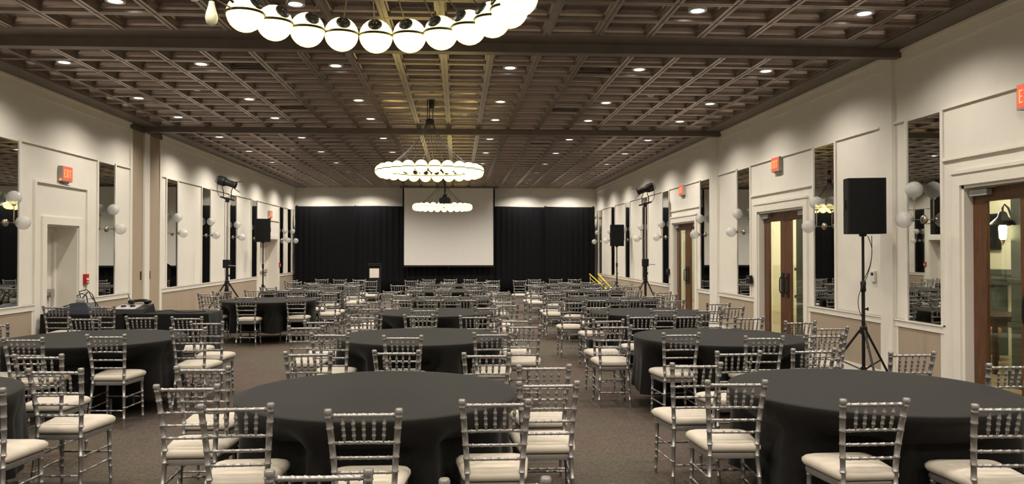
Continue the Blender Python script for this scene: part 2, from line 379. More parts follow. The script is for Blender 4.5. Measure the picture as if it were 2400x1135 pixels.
for i, (x, y) in enumerate([(-2.90, 11.05), (-2.90, 14.10), (-2.90, 18.18), (-2.90, 21.2), (1.95, 11.05), (1.95, 14.10), (1.95, 18.18), (1.95, 21.2), (1.95, 25.5)]):
    t = thing('ceiling_vent', 'dark slotted air vent in the bronze ceiling, %s from the camera on the %s-door side' % (ORD[i % 4 if i < 4 else i - 4], 'white' if i < 4 else 'wooden'), 'vent', (x, y, ZC + .055), 0, 'ceiling vents')
    part('frame', MB().box(-.26, .26, -.13, -.10, -.02, .02).box(-.26, .26, .10, .13, -.02, .02).box(-.26, -.23, -.10, .10, -.02, .02).box(.23, .26, -.10, .10, -.02, .02), M['bronze_flat'], t)
    part('backing', MB().box(-.23, .23, -.10, .10, .012, .02), M['drape'], t)
    for k in range(5): put('slat', slat_me, t, (0, -.08 + .04 * k, .005))
det = MB().lathe([(0.085, 0.02), (0.085, 0.0), (0.06, -0.02), (0.05, -0.045), (0.03, -0.055)], 16).mesh('detector', M['white'], True)
for i, (x, y, d) in enumerate([(3.17, 12.50, 'second partition bay'), (-4.13, 12.40, 'white-door side of the middle bay'), (0.13, 14.4, 'chandelier cables'), (3.17, 19.7, 'wooden-door side of the far bay'), (2.56, 28.5, 'black drapes'), (-4.13, 19.5, 'white-door side of the far bay')]):
    tag(put('smoke_detector', det, None, (x, y, ZC + DEEP - .022)), 'small white smoke detector on the bronze ceiling near the %s' % d, 'detector', 'smoke detectors')

# ---------------------------------------------------------------- doors
def wooden_door(n, y0, y1, top, label):
    d = sempty('door_%d' % n, label)
    part('casing', on_wall(1, y0 - .13, y0, 0, top + .13, 0, .03, MB()), M['trim'], d)
    part('casing', on_wall(1, y1, y1 + .13, 0, top + .13, 0, .03, MB()), M['trim'], d)
    part('casing', on_wall(1, y0, y1, top, top + .13, 0, .03, MB()), M['trim'], d)
    part('casing', on_wall(1, y0 - .15, y1 + .15, top + .13, top + .165, 0, .045, MB()), M['trim'], d)
    x = XR + .10
    part('jamb', MB().box(XR, XR + .22, y0, y0 + .035, 0, top).box(XR, XR + .22, y1 - .035, y1, 0, top).box(XR, XR + .22, y0, y1, top - .035, top), M['trim'], d)
    ym = (y0 + y1) / 2; a, b, t = y0 + .04, y1 - .04, top - .04
    for lo, hi in ((a, ym - .004), (ym + .004, b)):
        st, tr, br = .200, .15, .24
        lf = part('door_leaf', MB().box(x, x + .045, lo, lo + st, 0.01, t).box(x, x + .045, hi - st, hi, 0.01, t).box(x, x + .045, lo + st, hi - st, t - tr, t).box(x, x + .045, lo + st, hi - st, 0.01, br), M['wood'], d)
        part('glass_pane', MB().box(x + .018, x + .026, lo + st, hi - st, br, t - tr), M['glass'], lf)
        outer = lo if lo == a else hi; q = 1 if lo == a else -1
        part('door_closer', MB().box(x - .06, x, *sorted((outer + q * .02, outer + q * .30)), t - .085, t - .02).box(x - .05, x - .035, *sorted((outer + q * .05, outer + q * .42)), t - .012, t + .0), M['grey'], lf)
        inner = hi if lo == a else lo; q = -1 if lo == a else 1
        yp = inner + q * .10
        part('pull_handle', MB().box(x - .012, x, yp - .05, yp + .05, 0.90, 1.32).tube([(x, yp, 0.98), (x - .05, yp, 0.98), (x - .06, yp, 1.02), (x - .06, yp, 1.20), (x - .05, yp, 1.24), (x, yp, 1.24)], .011, 8), M['blackmetal'], lf, smooth=True)
    return d
wooden_door(1, *DOORS_R[0], label='wooden double door with tall glass, nearest the camera')
wooden_door(2, *DOORS_R[1], label='wooden double door with tall glass, second from the camera')
wooden_door(3, *DOORS_R[2], label='wooden double door with tall glass, third from the camera')
def white_door(n, y0, y1, top, dep, leaves, label):
    d = sempty('door_%d' % n, label)
    part('casing', on_wall(-1, y0 - .12, y0, 0, top + .12, 0, .028, MB()), M['trim'], d)
    part('casing', on_wall(-1, y1, y1 + .12, 0, top + .12, 0, .028, MB()), M['trim'], d)
    part('casing', on_wall(-1, y0, y1, top, top + .12, 0, .028, MB()), M['trim'], d)
    part('jamb', MB().box(XL - dep - .05, XL, y1 - .02, y1, 0, top).box(XL - dep - .05, XL, y0, y0 + .02, 0, top).box(XL - dep - .05, XL, y0, y1, top - .02, top), M['trim'], d)
    part('door_frame', MB().box(XL - dep, XL - dep + .06, y1 - .09, y1 - .02, 0, top - .02).box(XL - dep, XL - dep + .06, y0 + .02, y0 + .09, 0, top - .02).box(XL - dep, XL - dep + .06, y0 + .09, y1 - .09, top - .10, top - .02), M['trim'], d)
    w = (y1 - y0 - .18) / leaves
    for i in range(leaves):
        a = y0 + .09 + i * w
        lf = part('door_leaf', MB().bevbox(XL - dep - .03, XL - dep + .015, a + .003, a + w - .003, .01, top - .10, .003), M['trim'], d)
        part('panic_bar', MB().box(XL - dep + .015, XL - dep + .075, a + .06, a + w * .80, .965, 1.02).box(XL - dep + .015, XL - dep + .10, a + w * .80, a + w * .93, .93, 1.07), M['steel'], lf)
        part('door_closer', MB().box(XL - dep + .015, XL - dep + .07, a + .03, a + .28, top - .19, top - .13), M['grey'], lf)
white_door(4, *DOORS_L[0], .40, 1, 'white steel door set deep in the wall beside the fire alarm')
white_door(5, *DOORS_L[1], .40, 2, 'white double door behind the loudspeaker near the stage end')

# ---------------------------------------------------------------- lobby beyond the wooden doors
LB = 8.95
struct('floor_lobby', MB().box(XR + .12, LB, 3, 27, -.2, -.001), M['lobbyfloor'], label='pale tiled lobby floor beyond the doors')
struct('wall_lobby', MB().box(LB, LB + .15, 3, 27, 0, 3.2), M['lobbywall'], label='pale yellow lobby wall seen through the glass')
struct('wall_lobby_end', MB().box(XR + .22, LB, 26.85, 27, 0, 3.2), M['lobbywhite'])
struct('wall_lobby_start', MB().box(XR + .22, LB, 3, 3.15, 0, 3.2), M['lobbywhite'])
struct('ceiling_lobby', MB().box(XR + .22, LB + .15, 3, 27, 3.2, 3.35), M['lobbywhite'])
struct('wall_lobby_pier', MB().box(7.9, LB, 17.2, 17.5, 0, 3.2), M['lobbywhite'], label='white lobby return wall behind the middle door')
for y in (7.5, 11.5, 15.5, 20.5, 24.0):  # unseen lights added to brighten the lobby, no fittings modelled
    l = bpy.data.lights.new('lobby_fill_light', 'POINT'); l.energy = 130; l.color = (1.0, 0.90, 0.70); l.shadow_soft_size = .15
    o = bpy.data.objects.new('lobby_fill_light', l); COL.objects.link(o); o.location = (7.2, y, 2.95)
# ================================================================ FIXED FITTINGS
side_name = {1: 'wooden-door wall', -1: 'white-door wall'}
def mirrors(side, ys, z0):
    x = XR if side > 0 else XL; s = -side
    for i, c in enumerate(ys):
        t = thing('wall_mirror', 'tall narrow mirror strip, %s from the camera on the %s' % (ORD[i], side_name[side]), 'mirror', (x, c, z0), 0, 'tall mirrors along the walls')
        hgt = 3.30 - z0
        part('mirror_glass', MB().box(*sorted((s * .002, s * .010)), -MW, MW, 0, hgt), M['mirror'], t)
        for q in (-1, 1): part('edge_strip', MB().box(*sorted((s * .002, s * .016)), *sorted((q * MW, q * (MW + .006))), 0, hgt), M['trim'], t)
mirrors(1, MIR_R, 0.853); mirrors(-1, MIR_L, 0.906)
def sconces(side, ys, z):
    x = XR if side > 0 else XL; s = -side
    for i, c in enumerate(ys):
        t = thing('wall_sconce', 'unlit two-globe wall sconce on the %s mirror from the camera, %s' % (ORD[i], side_name[side]), 'sconce', (x + s * .0105, c, z), 0, 'two-globe wall sconces')
        ry = Matrix.Rotation(s * PI / 2, 3, 'Y')
        part('backplate', MB().lathe([(.055, 0), (.055, .010), (.045, .022), (.018, .030)], 16, (0, 0, 0), ry), M['brass'], t, True)
        part('arm', MB().tube([(0, 0, 0), (s * .16, 0, 0)], .006, 8).tube([(s * .118, 0, 0), (s * .118, 0, .262)], .007, 8), M['brass'], t, True)
        g = part('globe', MB().sphere((s * .118, 0, .355), .100, 20, 12), M['milk'], t, True)
        part('globe_holder', MB().lathe([(.012, .235), (.026, .240), (.028, .262)], 12, (s * .118, 0, 0)), M['brass'], g, True)
        g = part('globe', MB().sphere((s * .245, 0, 0), .100, 20, 12), M['milk'], t, True)
        part('globe_holder', MB().lathe([(.012, .125), (.026, .130), (.028, .152)], 12, (0, 0, 0), ry), M['brass'], g, True)
sconces(1, MIR_R, 2.072); sconces(-1, MIR_L, 2.10)

# exit signs: box, lit red face, strokes of the letters
def letters():
    """strokes of E X I T as thin boxes, u along the sign, v up"""
    L = []; W_, H_, T_ = .048, .13, .014
    u = -.118
    L += [(u, u + T_, 0, H_), (u, u + W_, 0, T_), (u, u + W_ * .85, H_ / 2 - T_ / 2, H_ / 2 + T_ / 2), (u, u + W_, H_ - T_, H_)]
    x = u + .068; i = x + .068; t = i + .04
    L += [(i, i + T_, 0, H_), (t, t + W_, H_ - T_, H_), (t + W_ / 2 - T_ / 2, t + W_ / 2 + T_ / 2, 0, H_)]
    return L, x, W_, H_, T_
def exit_sign(side, y, z, label, led=False):
    x = XR if side > 0 else XL; s = -side
    t = thing('exit_sign', label, 'sign', (x, y, z), 0, 'lit exit signs')
    part('housing', MB().bevbox(*sorted((s * .0, s * .075)), -.16, .16, -.125, .125, .006), M['signgrey'], t)
    part('bracket', MB().box(*sorted((s * .0, s * .05)), -.09, .09, -.155, -.125), M['signgrey'], t)
    f = part('lit_face', MB().box(*sorted((s * .075, s * .079)), -.145, .145, -.105, .115), M['signred'], t)
    L, xx, W_, H_, T_ = letters(); mb = MB()
    # reading direction: seen from inside the room the sign runs left to right
    q = -1 if side > 0 else 1
    for u0, u1, v0, v1 in L: mb.box(*sorted((s * .079, s * .082)), *sorted((q * u0, q * u1)), v0 - .06, v1 - .06)
    for sg in (-1, 1):
        a = math.atan2(W_ * .8, H_) * sg * q
        mb.box(*sorted((s * .079, s * .082)), -T_ / 2, T_ / 2, -H_ / 2 * 1.03, H_ / 2 * 1.03, Matrix.Rotation(a, 3, 'X'), (0, 0, 0))
        for k in range(len(mb.v) - 8, len(mb.v)):
            v = mb.v[k]; mb.v[k] = (v[0], v[1] + q * (xx + W_ / 2), v[2] + H_ / 2 - .06)
    part('lettering', mb, M['signtext'], f)
    if led: part('indicator_lamp', MB().sphere((s * .045, -.168, -.10), .018, 10, 8), M['signtext'], t, True)
exit_sign(1, 7.12, 3.20, 'lit red exit sign over the wooden door nearest the camera')
exit_sign(1, 13.06, 3.20, 'lit red exit sign over the second wooden door')
exit_sign(1, 18.70, 3.20, 'lit red exit sign over the third wooden door')
exit_sign(-1, 12.86, 2.95, 'lit red exit sign above the single white door', True)
exit_sign(-1, 26.55, 2.95, 'lit red exit sign above the white double door by the stage', True)
# fire alarm pulls
for y, lb in ((13.60, 'red fire alarm pull beside the single white door'), (27.98, 'red fire alarm pull beside the white double door')):
    t = thing('fire_alarm', lb, 'alarm', (XL + .0, y, 1.22), 0)
    part('box', MB().bevbox(.0, .055, -.055, .055, -.085, .085, .006), M['red'], t)
    part('pull_bar', MB().box(.055, .068, -.042, .042, -.02, .012).box(.055, .062, -.02, .02, -.065, -.04), M['white'], t)
t = thing('thermostat', 'small white thermostat on the wall behind the big loudspeaker', 'thermostat', (XR, 10.02, 1.36))
part('case', MB().bevbox(-.032, 0, -.055, .055, -.075, .075, .006), M['white'], t)
part('display', MB().box(-.034, -.032, -.03, .03, .01, .05), M['blackmetal'], t)
t = thing('power_outlet', 'black power outlet low on the beige wainscot near the tripod', 'outlet', (XR - .008, 10.76, .40))
part('cover_plate', MB().bevbox(-.008, 0, -.04, .04, -.06, .06, .003), M['white'], t)
part('plug', MB().bevbox(-.045, -.008, -.028, .028, -.035, .035, .006), M['black'], t)
for y, lb in ((14.36, 'black card reader box beside the second wooden door'), (20.02, 'black card reader box beside the third wooden door')):
    t = thing('card_reader', lb, 'reader', (XR - .024, y - .04, 1.165))
    part('case', MB().bevbox(-.05, 0, -.11, .11, -.075, .075, .01), M['black'], t)
    part('slot', MB().box(-.054, -.05, -.06, .06, .02, .03), M['grey'], t)

# ---------------------------------------------------------------- chandeliers
NG = 24; RG = .81; GR = .1035; ZG = EYE + 1.345
globe_me = MB().sphere((0, 0, 0), GR, 24, 14).mesh('globe', M['globe'], True)
band_me = MB().tube([((GR + .001) * math.cos(2 * PI * j / 28), (GR + .001) * math.sin(2 * PI * j / 28), 0) for j in range(28)], .0078, 6, closed=True).mesh('band', M['blackmetal'], True)
di = Vector((0, -math.cos(math.radians(32)), math.sin(math.radians(32))))
cap_me = MB().lathe([(.044, -.012), (.044, .003), (.036, .009), (.012, .012), (.006, .02)], 16, di * (GR - .006), Vector((0, 0, 1)).rotation_difference(di).to_matrix()).mesh('socket_cap', M['blackmetal'], True)
def chandelier(y, label, phase, missing=None, xc=-.47):
    t = thing('chandelier', label, 'chandelier', (xc, y, ZG), 0, 'ring chandeliers')
    part('ring', MB().tube([(RG * math.sin(2 * PI * j / 72), RG * math.cos(2 * PI * j / 72), 0) for j in range(72)], .005, 6, closed=True), M['blackmetal'], t, True)
    zh = ZC - .36 - ZG
    hub = part('hub', MB().lathe([(.055, -.05), (.075, -.02), (.075, .03), (.05, .05)], 16, (0, 0, zh)), M['blackmetal'], t, True)
    for a in (0.4, 2.5, 4.6): part('hanger_wire', MB().tube([(.055 * math.cos(a), .055 * math.sin(a), zh + .04), (.055 * math.cos(a), .055 * math.sin(a), ZC + .02 - ZG)], .0065, 6), M['blackmetal'], hub)
    part('ceiling_mount', MB().lathe([(.03, -.14), (.045, -.12), (.045, -.02), (.075, 0.0), (.075, .06)], 14, (.03, 0, ZC - ZG)), M['blackmetal'], t, True)
    for k in range(NG):
        a = math.radians(phase) + 2 * PI * k / NG; sx, sy = math.sin(a), math.cos(a)
        if missing and k in missing:
            up = .06 if k == 17 else 0
            b = part('bare_bulb', MB().lathe([(.014, .035), (.018, .01), (.030, -.03), (.034, -.055), (.028, -.08), (.012, -.092)], 14, (RG * sx - .045, RG * sy - .01, -.035 + up)), M['bulb'], t, True)
            b['label'] = 'bare unlit bulb where the globe is missing'
            part('socket', MB().lathe([(.020, .03), (.022, .08)], 12, (RG * sx, RG * sy, .02)).tube([(RG * sx - .045, RG * sy - .01, .0 + up), (RG * sx - .045, RG * sy - .01, .045 + up), (RG * sx, RG * sy, .06), (RG * sx + .05, RG * sy + .06, .02)], .008, 6), M['blackmetal'], b, True)
        else:
            g = put('globe', globe_me, t, (RG * sx, RG * sy, 0), (0, 0, -a))
            put('band', band_me, g); put('socket_cap', cap_me, g)
        p0, p1, p2 = Vector((.065 * sx, .065 * sy, zh - .03)), Vector((.20 * sx, .20 * sy, zh - .42)), Vector(((RG - .10) * sx, (RG - .10) * sy, .068))
        pts = [p0 * (1 - u) ** 2 + p1 * 2 * u * (1 - u) + p2 * u * u for u in (0, .17, .34, .5, .67, .84, 1)]
        part('cable', MB().tube(pts, .0038, 4, caps=False), M['cable'], t)
chandelier(4.02, 'ring chandelier of lit globes with two bare bulbs, closest above the camera', 13.5, (17, 18), -.49)
chandelier(12.95, 'ring chandelier of lit globes over the middle of the hall', 7.5)
chandelier(23.4, 'ring chandelier of lit globes in front of the projection screen', 3.0)

# ---------------------------------------------------------------- stage end: drapes, screen, projector, lectern
def drape(x0, x1, y, ztop, seed, label):
    rr = random.Random(seed); n = int((x1 - x0) / .035); mb = MB(); rows = [0.015, .6, 1.2, 1.8, 2.4, 3.0, ztop - .06, ztop]
    ph = [rr.uniform(0, 6.28) for _ in range(4)]
    for z in rows:
        g = .35 + .65 * (1 - z / ztop) ** .5
        for i in range(n + 1):
            x = x0 + (x1 - x0) * i / n
            d = g * (.016 * math.sin(x * 27 + ph[0] + .6 * math.sin(x * 3 + ph[1])) + .006 * math.sin(x * 61 + ph[2])) + .02 * math.sin(x * 1.7 + ph[3])
            top = (.012 * math.sin(x * 1.3 + ph[1]) - .010 * abs(math.sin(x * .9 + ph[0]))) if z > 2.9 else 0
            mb.v.append((x, y + d, z + top))
    for r in range(len(rows) - 1):
        for i in range(n): a = r * (n + 1) + i; mb.f.append((a, a + 1, a + n + 2, a + n + 1))
    o = part('drape', mb, M['drape'], None, True, 80); md = o.modifiers.new('thick', 'SOLIDIFY'); md.thickness = .006
    return tag(o, label, 'drape', 'black stage drapes')
zt = 3.47
drape(-6.30, -3.98, 30.23, zt, 1, 'black pleated drape reaching the white-door wall')
drape(-4.05, -1.95, 30.29, zt, 2, 'black pleated drape behind the lectern, up to the screen')
drape(-2.0, 1.45, 30.23, zt, 3, 'black pleated drape hanging behind the white screen')
drape(1.38, 3.50, 30.29, zt, 4, 'black pleated drape beside the screen towards the wooden doors')
drape(3.42, 5.41, 30.23, zt, 5, 'black pleated drape reaching the wooden-door wall')
t = thing('drape_stand', 'black pipe frame carrying the stage drapes', 'frame', (0, 30.40, 0))
part('crossbar', MB().tube([(-6.3, 0, zt - .05), (5.41, 0, zt - .05)], .02, 8), M['blackmetal'], t, True)
for x in (-6.27, -4.01, -1.99, 1.41, 3.46, 5.38):
    p = part('upright', MB().tube([(x, 0, 0.01), (x, 0, zt)], .022, 8), M['blackmetal'], t, True)
    part('knob', MB().lathe([(.02, 0), (.035, .01), (.035, .04), (.015, .05)], 10, (x, 0, zt - .02)), M['blackmetal'], p, True)
    part('base_plate', MB().box(x - .2, x + .2, -.17, .17, 0, .012), M['blackmetal'], p)
t = thing('projection_screen', 'large white projection screen with thin black borders before the drapes', 'screen', (-.348, 29.95, 0))
part('screen_surface', MB().box(-1.765, 1.765, -.004, .004, 1.14, 4.16), M['screen'], t)
for s in (-1, 1): part('border', MB().box(*sorted((s * 1.73, s * 1.785)), -.008, -.0045, 1.12, 4.16), M['drape'], t)
part('border', MB().box(-1.785, 1.785, -.008, -.0045, 1.12, 1.16), M['drape'], t)
part('weight_bar', MB().tube([(-1.79, 0, 1.105), (1.79, 0, 1.105)], .018, 8), M['black'], t, True)
part('pull_tab', MB().box(-.03, .03, -.012, .0, 1.05, 1.09), M['black'], t)
part('roller_case', MB().bevbox(-1.9, 1.9, -.07, .07, 4.155, ZC - .016, .01), M['bronze_flat'], t)
t = thing('projector', 'black ceiling projector on a pole in front of the screen', 'projector', (-.36, 21.45, 0))
part('body', MB().bevbox(-.16, .16, -.18, .18, 3.03, 3.17, .02), M['black'], t)
part('lens', MB().lathe([(.05, 0), (.05, .06), (.04, .07)], 14, (.06, .18, 3.10), Matrix.Rotation(-PI / 2, 3, 'X')), M['blackmetal'], t, True)
part('bracket', MB().box(-.10, .10, -.10, .10, 3.17, 3.20).box(-.06, .06, -.06, .06, 3.20, 3.28), M['blackmetal'], t)
part('pole', MB().tube([(0, 0, 3.26), (0, 0, ZC + .02)], .024, 10), M['blackmetal'], t, True)
t = thing('lectern', 'black lectern with a square white sheet on its front', 'lectern', (-2.84, 26.6, 0))
part('body', MB().bevbox(-.20, .20, -.17, .17, .05, 1.20, .01), M['black'], t)
part('base', MB().bevbox(-.24, .24, -.22, .22, 0, .05, .01), M['black'], t)
part('reading_desk', MB().box(-.23, .23, -.21, .21, 1.215, 1.24, Matrix.Rotation(math.radians(-14), 3, 'X')).box(-.22, .22, -.215, -.19, 1.20, 1.25), M['black'], t)
part('edge_moulding', MB().box(-.215, .215, -.185, -.17, 1.15, 1.17), M['blackmetal'], t)
part('sheet', MB().box(-.16, .16, -.177, -.171, .80, 1.115), M['paper'], t)

# portable step unit with yellow handrails at the end of the wooden-door wall
t = thing('stage_steps', 'yellow sloping handrails of a low step unit by the far wall', 'steps', (5.02, 27.2, 0))
for s, x0 in ((-1, -.10), (1, .22)):
    p0, p1 = Vector((x0, 1.35, .85)), Vector((x0 + (.16 if s < 0 else .04), -1.2, .38))
    hr = part('handrail', MB().tube([p0 + Vector((0, .03, -.02)), p0, p1, p1 + Vector((0, -.03, -.03))], .030 if s > 0 else .022, 10), M['yellow'], t, True)
    for u in (0.03, .5, .97):
        p = p0.lerp(p1, u); part('post', MB().tube([(p.x, p.y, 0.0), (p.x, p.y, p.z)], .016, 8), M['grey'] if u < .1 else M['yellow'], hr, True)
    part('lower_rail', MB().tube([p0 + Vector((0, 0, -.14)), p1 + Vector((0, 0, -.14))], .013, 8), M['yellow'], hr, True)
for k in range(3): part('tread', MB().bevbox(-.06, .22, .45 - .42 * k, .87 - .42 * k, .02, .26 - .08 * k, .008), M['black'], t)
# ================================================================ LOUDSPEAKERS AND LIGHT STANDS
def speaker(x, y, zb, rz, label, cabinet=(.43, .36, .70)):
    W_, D_, H_ = cabinet
    t = thing('loudspeaker', label, 'speaker', (x, y, zb), rz, 'black loudspeakers on stands')
    # front is local -Y
    poly = [(-W_ / 2, -D_ / 2 + .01), (W_ / 2, -D_ / 2 + .01), (W_ / 2, .02), (W_ * .30, D_ / 2), (-W_ * .30, D_ / 2), (-W_ / 2, .02)]
    bm = MB().prism(poly, .012, H_)
    part('cabinet', bm, M['black'], t)
    n = 10; gp = [(-W_ / 2 + .006 + (W_ - .012) * i / n, -D_ / 2 + .012 - .022 * math.sin(PI * i / n)) for i in range(n + 1)]
    part('grille', MB().prism(gp + [(W_ / 2 - .006, -D_ / 2 + .014), (-W_ / 2 + .006, -D_ / 2 + .014)], .02, H_ - .008), M['grille'], t, True, 50)
    for s in (-1, 1):
        part('side_handle', MB().box(*sorted((s * W_ / 2, s * (W_ / 2 + .004))), -.10, .0, H_ * .45, H_ * .62).box(*sorted((s * (W_ / 2 + .004), s * (W_ / 2 + .016))), -.085, -.065, H_ * .46, H_ * .61), M['blackmetal'], t)
    part('pole_socket', MB().lathe([(.03, -.02), (.045, -.01), (.045, .013)], 14), M['blackmetal'], t, True)
    return t
def speaker_stand(x, y, ztop, label, leg=.50, hub=.62, rz=.5):
    t = thing('speaker_stand', label, 'stand', (x, y, 0), rz, 'tripod loudspeaker stands')
    part('pole', MB().tube([(0, 0, .20), (0, 0, 1.28)], .021, 12).tube([(0, 0, 1.24), (0, 0, ztop)], .0165, 12), M['blackmetal'], t, True)
    part('collar', MB().lathe([(.022, -.07), (.034, -.05), (.030, 0), (.034, .05), (.022, .07)], 14, (0, 0, 1.26)), M['black'], t, True)
    k = part('locking_knob', MB().tube([(0, 0, .98), (.075, -.0, .98)], .010, 8).tube([(.075, 0, .96), (.075, 0, 1.0)], .010, 8), M['black'], t, True)
    c = part('leg_hub', MB().lathe([(.022, -.05), (.042, -.04), (.042, .04), (.022, .05)], 14, (0, 0, hub)), M['black'], t, True)
    part('brace_collar', MB().lathe([(.022, -.03), (.036, -.025), (.036, .025), (.022, .03)], 14, (0, 0, .24)), M['black'], t, True)
    for q in range(3):
        a = q * 2 * PI / 3; cx, sy = math.cos(a), math.sin(a)
        lg = part('leg', MB().tube([(cx * .04, sy * .04, hub), (cx * leg, sy * leg, .02)], .014, 8), M['blackmetal'], t, True)
        part('rubber_foot', MB().sphere((cx * leg, sy * leg, .02), .02, 8, 6), M['black'], lg, True)
        part('strut', MB().tube([(cx * .035, sy * .035, .24), (cx * leg * .55, sy * leg * .55, hub * .47)], .009, 6), M['blackmetal'], t, True)
    return t
def hang_cable(label, pts, r=.005):
    # smooth path through the points
    P = [Vector(p) for p in pts]; out = []
    for i in range(len(P) - 1):
        a, b, c, d = P[max(0, i - 1)], P[i], P[i + 1], P[min(len(P) - 1, i + 2)]
        for k in range(6):
            u = k / 6; out.append(.5 * ((2 * b) + (c - a) * u + (2 * a - 5 * b + 4 * c - d) * u * u + (3 * b - a - 3 * c + d) * u ** 3))
    out.append(P[-1])
    o = part('speaker_cable', MB().tube(out, r, 6), M['cable'], None, True); return tag(o, label, 'cable')
SX, SY = 4.99, 9.25
speaker_stand(SX, SY, 1.90, 'black tripod stand carrying the big loudspeaker by the pilaster', .52, .72, .35)
speaker(SX, SY, 1.895, math.radians(-12), 'big black loudspeaker on a tripod before the wall thermostat', (.44, .36, .69))
hang_cable('thin black cable looping down from the big loudspeaker to its stand', [(SX + .10, SY - .02, 1.885), (SX + .09, SY - .03, 1.60), (SX + .03, SY - .03, 1.38), (SX - .07, SY - .03, 1.16), (SX - .075, SY - .03, 1.00), (SX - .022, SY - .03, .86), (SX + .03, SY - .03, .74), (SX + .028, SY - .03, .50)])
hang_cable('second black cable under the big loudspeaker running to its pole', [(SX + .05, SY - .02, 1.885), (SX + .085, SY - .05, 1.72), (SX + .06, SY - .05, 1.52), (SX + .0, SY - .03, 1.36)])
speaker_stand(5.12, 24.6, 1.86, 'black stand under the loudspeaker far along the wooden-door wall', .45, .66, .9)
speaker(5.12, 24.6, 1.855, math.radians(-6), 'black loudspeaker on a stand far along the wooden-door wall')
speaker_stand(-5.80, 23.3, 1.97, 'black stand under the loudspeaker by the white double door', .45, .66, .2)
speaker(-5.80, 23.3, 1.965, math.radians(8), 'black loudspeaker on a stand by the white double door')

def light_stand(x, y, rz, lean, label, spot_label, s):
    """wind-up stand with a profile spotlight; s = direction the barrel points along local X"""
    t = thing('lighting_stand', label, 'stand', (x, y, 0), rz, 'tall lighting stands')
    part('mast', MB().tube([(0, 0, .10), (0, 0, 1.50)], .032, 12), M['blackmetal'], t, True)
    m = part('mast_section', MB().tube([(0, 0, 1.45), (0, 0, 2.30)], .026, 12).tube([(0, 0, 2.26), (0, 0, 2.92)], .021, 12), M['steel'], t, True)
    m['label'] = 'bare steel upper mast'
    part('leg_hub', MB().lathe([(.03, -.08), (.055, -.07), (.055, .05), (.03, .07)], 14, (0, 0, .94)), M['black'], t, True)
    w = part('winch_box', MB().bevbox(-.085, .075, -.07, .06, 1.30, 1.50, .012), M['black'], t)
    part('winch_crank', MB().tube([(.05, -.08, 1.36), (.22, -.09, 1.35), (.22, -.13, 1.35)], .010, 8), M['steel'], w, True)
    part('locking_knob', MB().lathe([(.012, .03), (.026, .045), (.026, .065)], 10, (0, 0, 1.12), Matrix.Rotation(PI / 2, 3, 'Y')), M['black'], t, True)
    part('top_bracket', MB().box(-.17, .17, -.022, .022, 2.93, 2.97, Matrix.Rotation(math.radians(lean * .8), 3, 'Y')).lathe([(.03, 0), (.05, .02), (.05, .10), (.028, .12)], 12, (0, 0, 2.86)), M['blackmetal'], t, True, 30)
    for q in range(4):
        a = q * PI / 2 + .55; cx, sy = math.cos(a), math.sin(a)
        lg = part('leg', MB().tube([(cx * .05, sy * .05, .93), (cx * .62, sy * .62, .03)], .018, 8), M['blackmetal'], t, True)
        part('rubber_foot', MB().sphere((cx * .62, sy * .62, .028), .028, 8, 6), M['black'], lg, True)
        part('strut', MB().tube([(cx * .035, sy * .035, .20), (cx * .34, sy * .34, .46)], .010, 6), M['blackmetal'], t, True)
    hang = part('mast_cable', MB().tube([(-.05, -.01, 2.9), (-.055, -.02, 2.4), (-.05, -.02, 1.9), (-.05, -.02, 1.45), (-.03, -.03, 1.0)], .006, 6), M['cable'], t, True)
    # the spotlight itself
    f = thing('spotlight', spot_label, 'spotlight', (x, y, 0), rz, 'profile spotlights on tall stands')
    R_ = Matrix.Rotation(math.radians(lean), 3, 'Y'); c = Vector((0, 0, 3.33))
    def ax(prof, off):
        return MB().lathe(prof, 18, c + R_ @ Vector((off, 0, 0)), R_ @ Matrix.Rotation(s * PI / 2, 3, 'Y'))
    part('yoke', MB().tube([(-.09, 0, 2.95), (-.09, 0, 3.12), (-.085, -.12, 3.20), (-.085, -.12, 3.34)], .010, 6).tube([(.09, 0, 2.95), (.09, 0, 3.12), (.085, .12, 3.20), (.085, .12, 3.34)], .010, 6), M['blackmetal'], f, True)
    part('lamp_housing', ax([(.05, -.23), (.105, -.215), (.115, -.20), (.115, -.06), (.095, -.04), (.095, -.02)], 0), M['black'], f, True)
    part('barrel', ax([(.078, -.03), (.078, .16), (.086, .17), (.086, .21), (.070, .215)], 0), M['black'], f, True)
    bd = part('barn_doors', MB(), M['blackmetal'], f) if False else None
    top = MB()
    for sg in (-1, 1):
        v = [Vector((s * .205, -.08, sg * .08)), Vector((s * .205, .08, sg * .08)), Vector((s * .33, .10, sg * .125)), Vector((s * .33, -.10, sg * .125))]
        v2 = [p + Vector((0, 0, sg * .006)) for p in v]
        top.add([c + R_ @ p for p in v + v2], [(0, 1, 2, 3), (4, 5, 6, 7), (0, 1, 5, 4), (1, 2, 6, 5), (2, 3, 7, 6), (3, 0, 4, 7)])
    part('barn_doors', top, M['blackmetal'], f)
    part('rear_handle', MB().tube([c + R_ @ Vector((-s * .22, 0, .09)), c + R_ @ Vector((-s * .27, 0, .07)), c + R_ @ Vector((-s * .27, 0, -.07)), c + R_ @ Vector((-s * .22, 0, -.09))], .008, 6), M['blackmetal'], f, True)
    part('power_lead', MB().tube([c + R_ @ Vector((-s * .24, .02, -.02)), Vector((-s * .25, .02, 3.14)), Vector((-s * .20, .02, 3.02)), Vector((-s * .05, .02, 2.93))], .007, 6), M['cable'], f, True)
light_stand(4.92, 20.0, 0.0, -20, 'tall black lighting stand before the wall mirrors on the wooden-door side', 'black spotlight tilted on the tall stand by the wooden-door wall', -1)
light_stand(-5.47, 18.6, 0.0, 18, 'tall lighting stand with steel mast by the white-door wall', 'black spotlight tilted on the steel-masted stand by the white-door wall', 1)

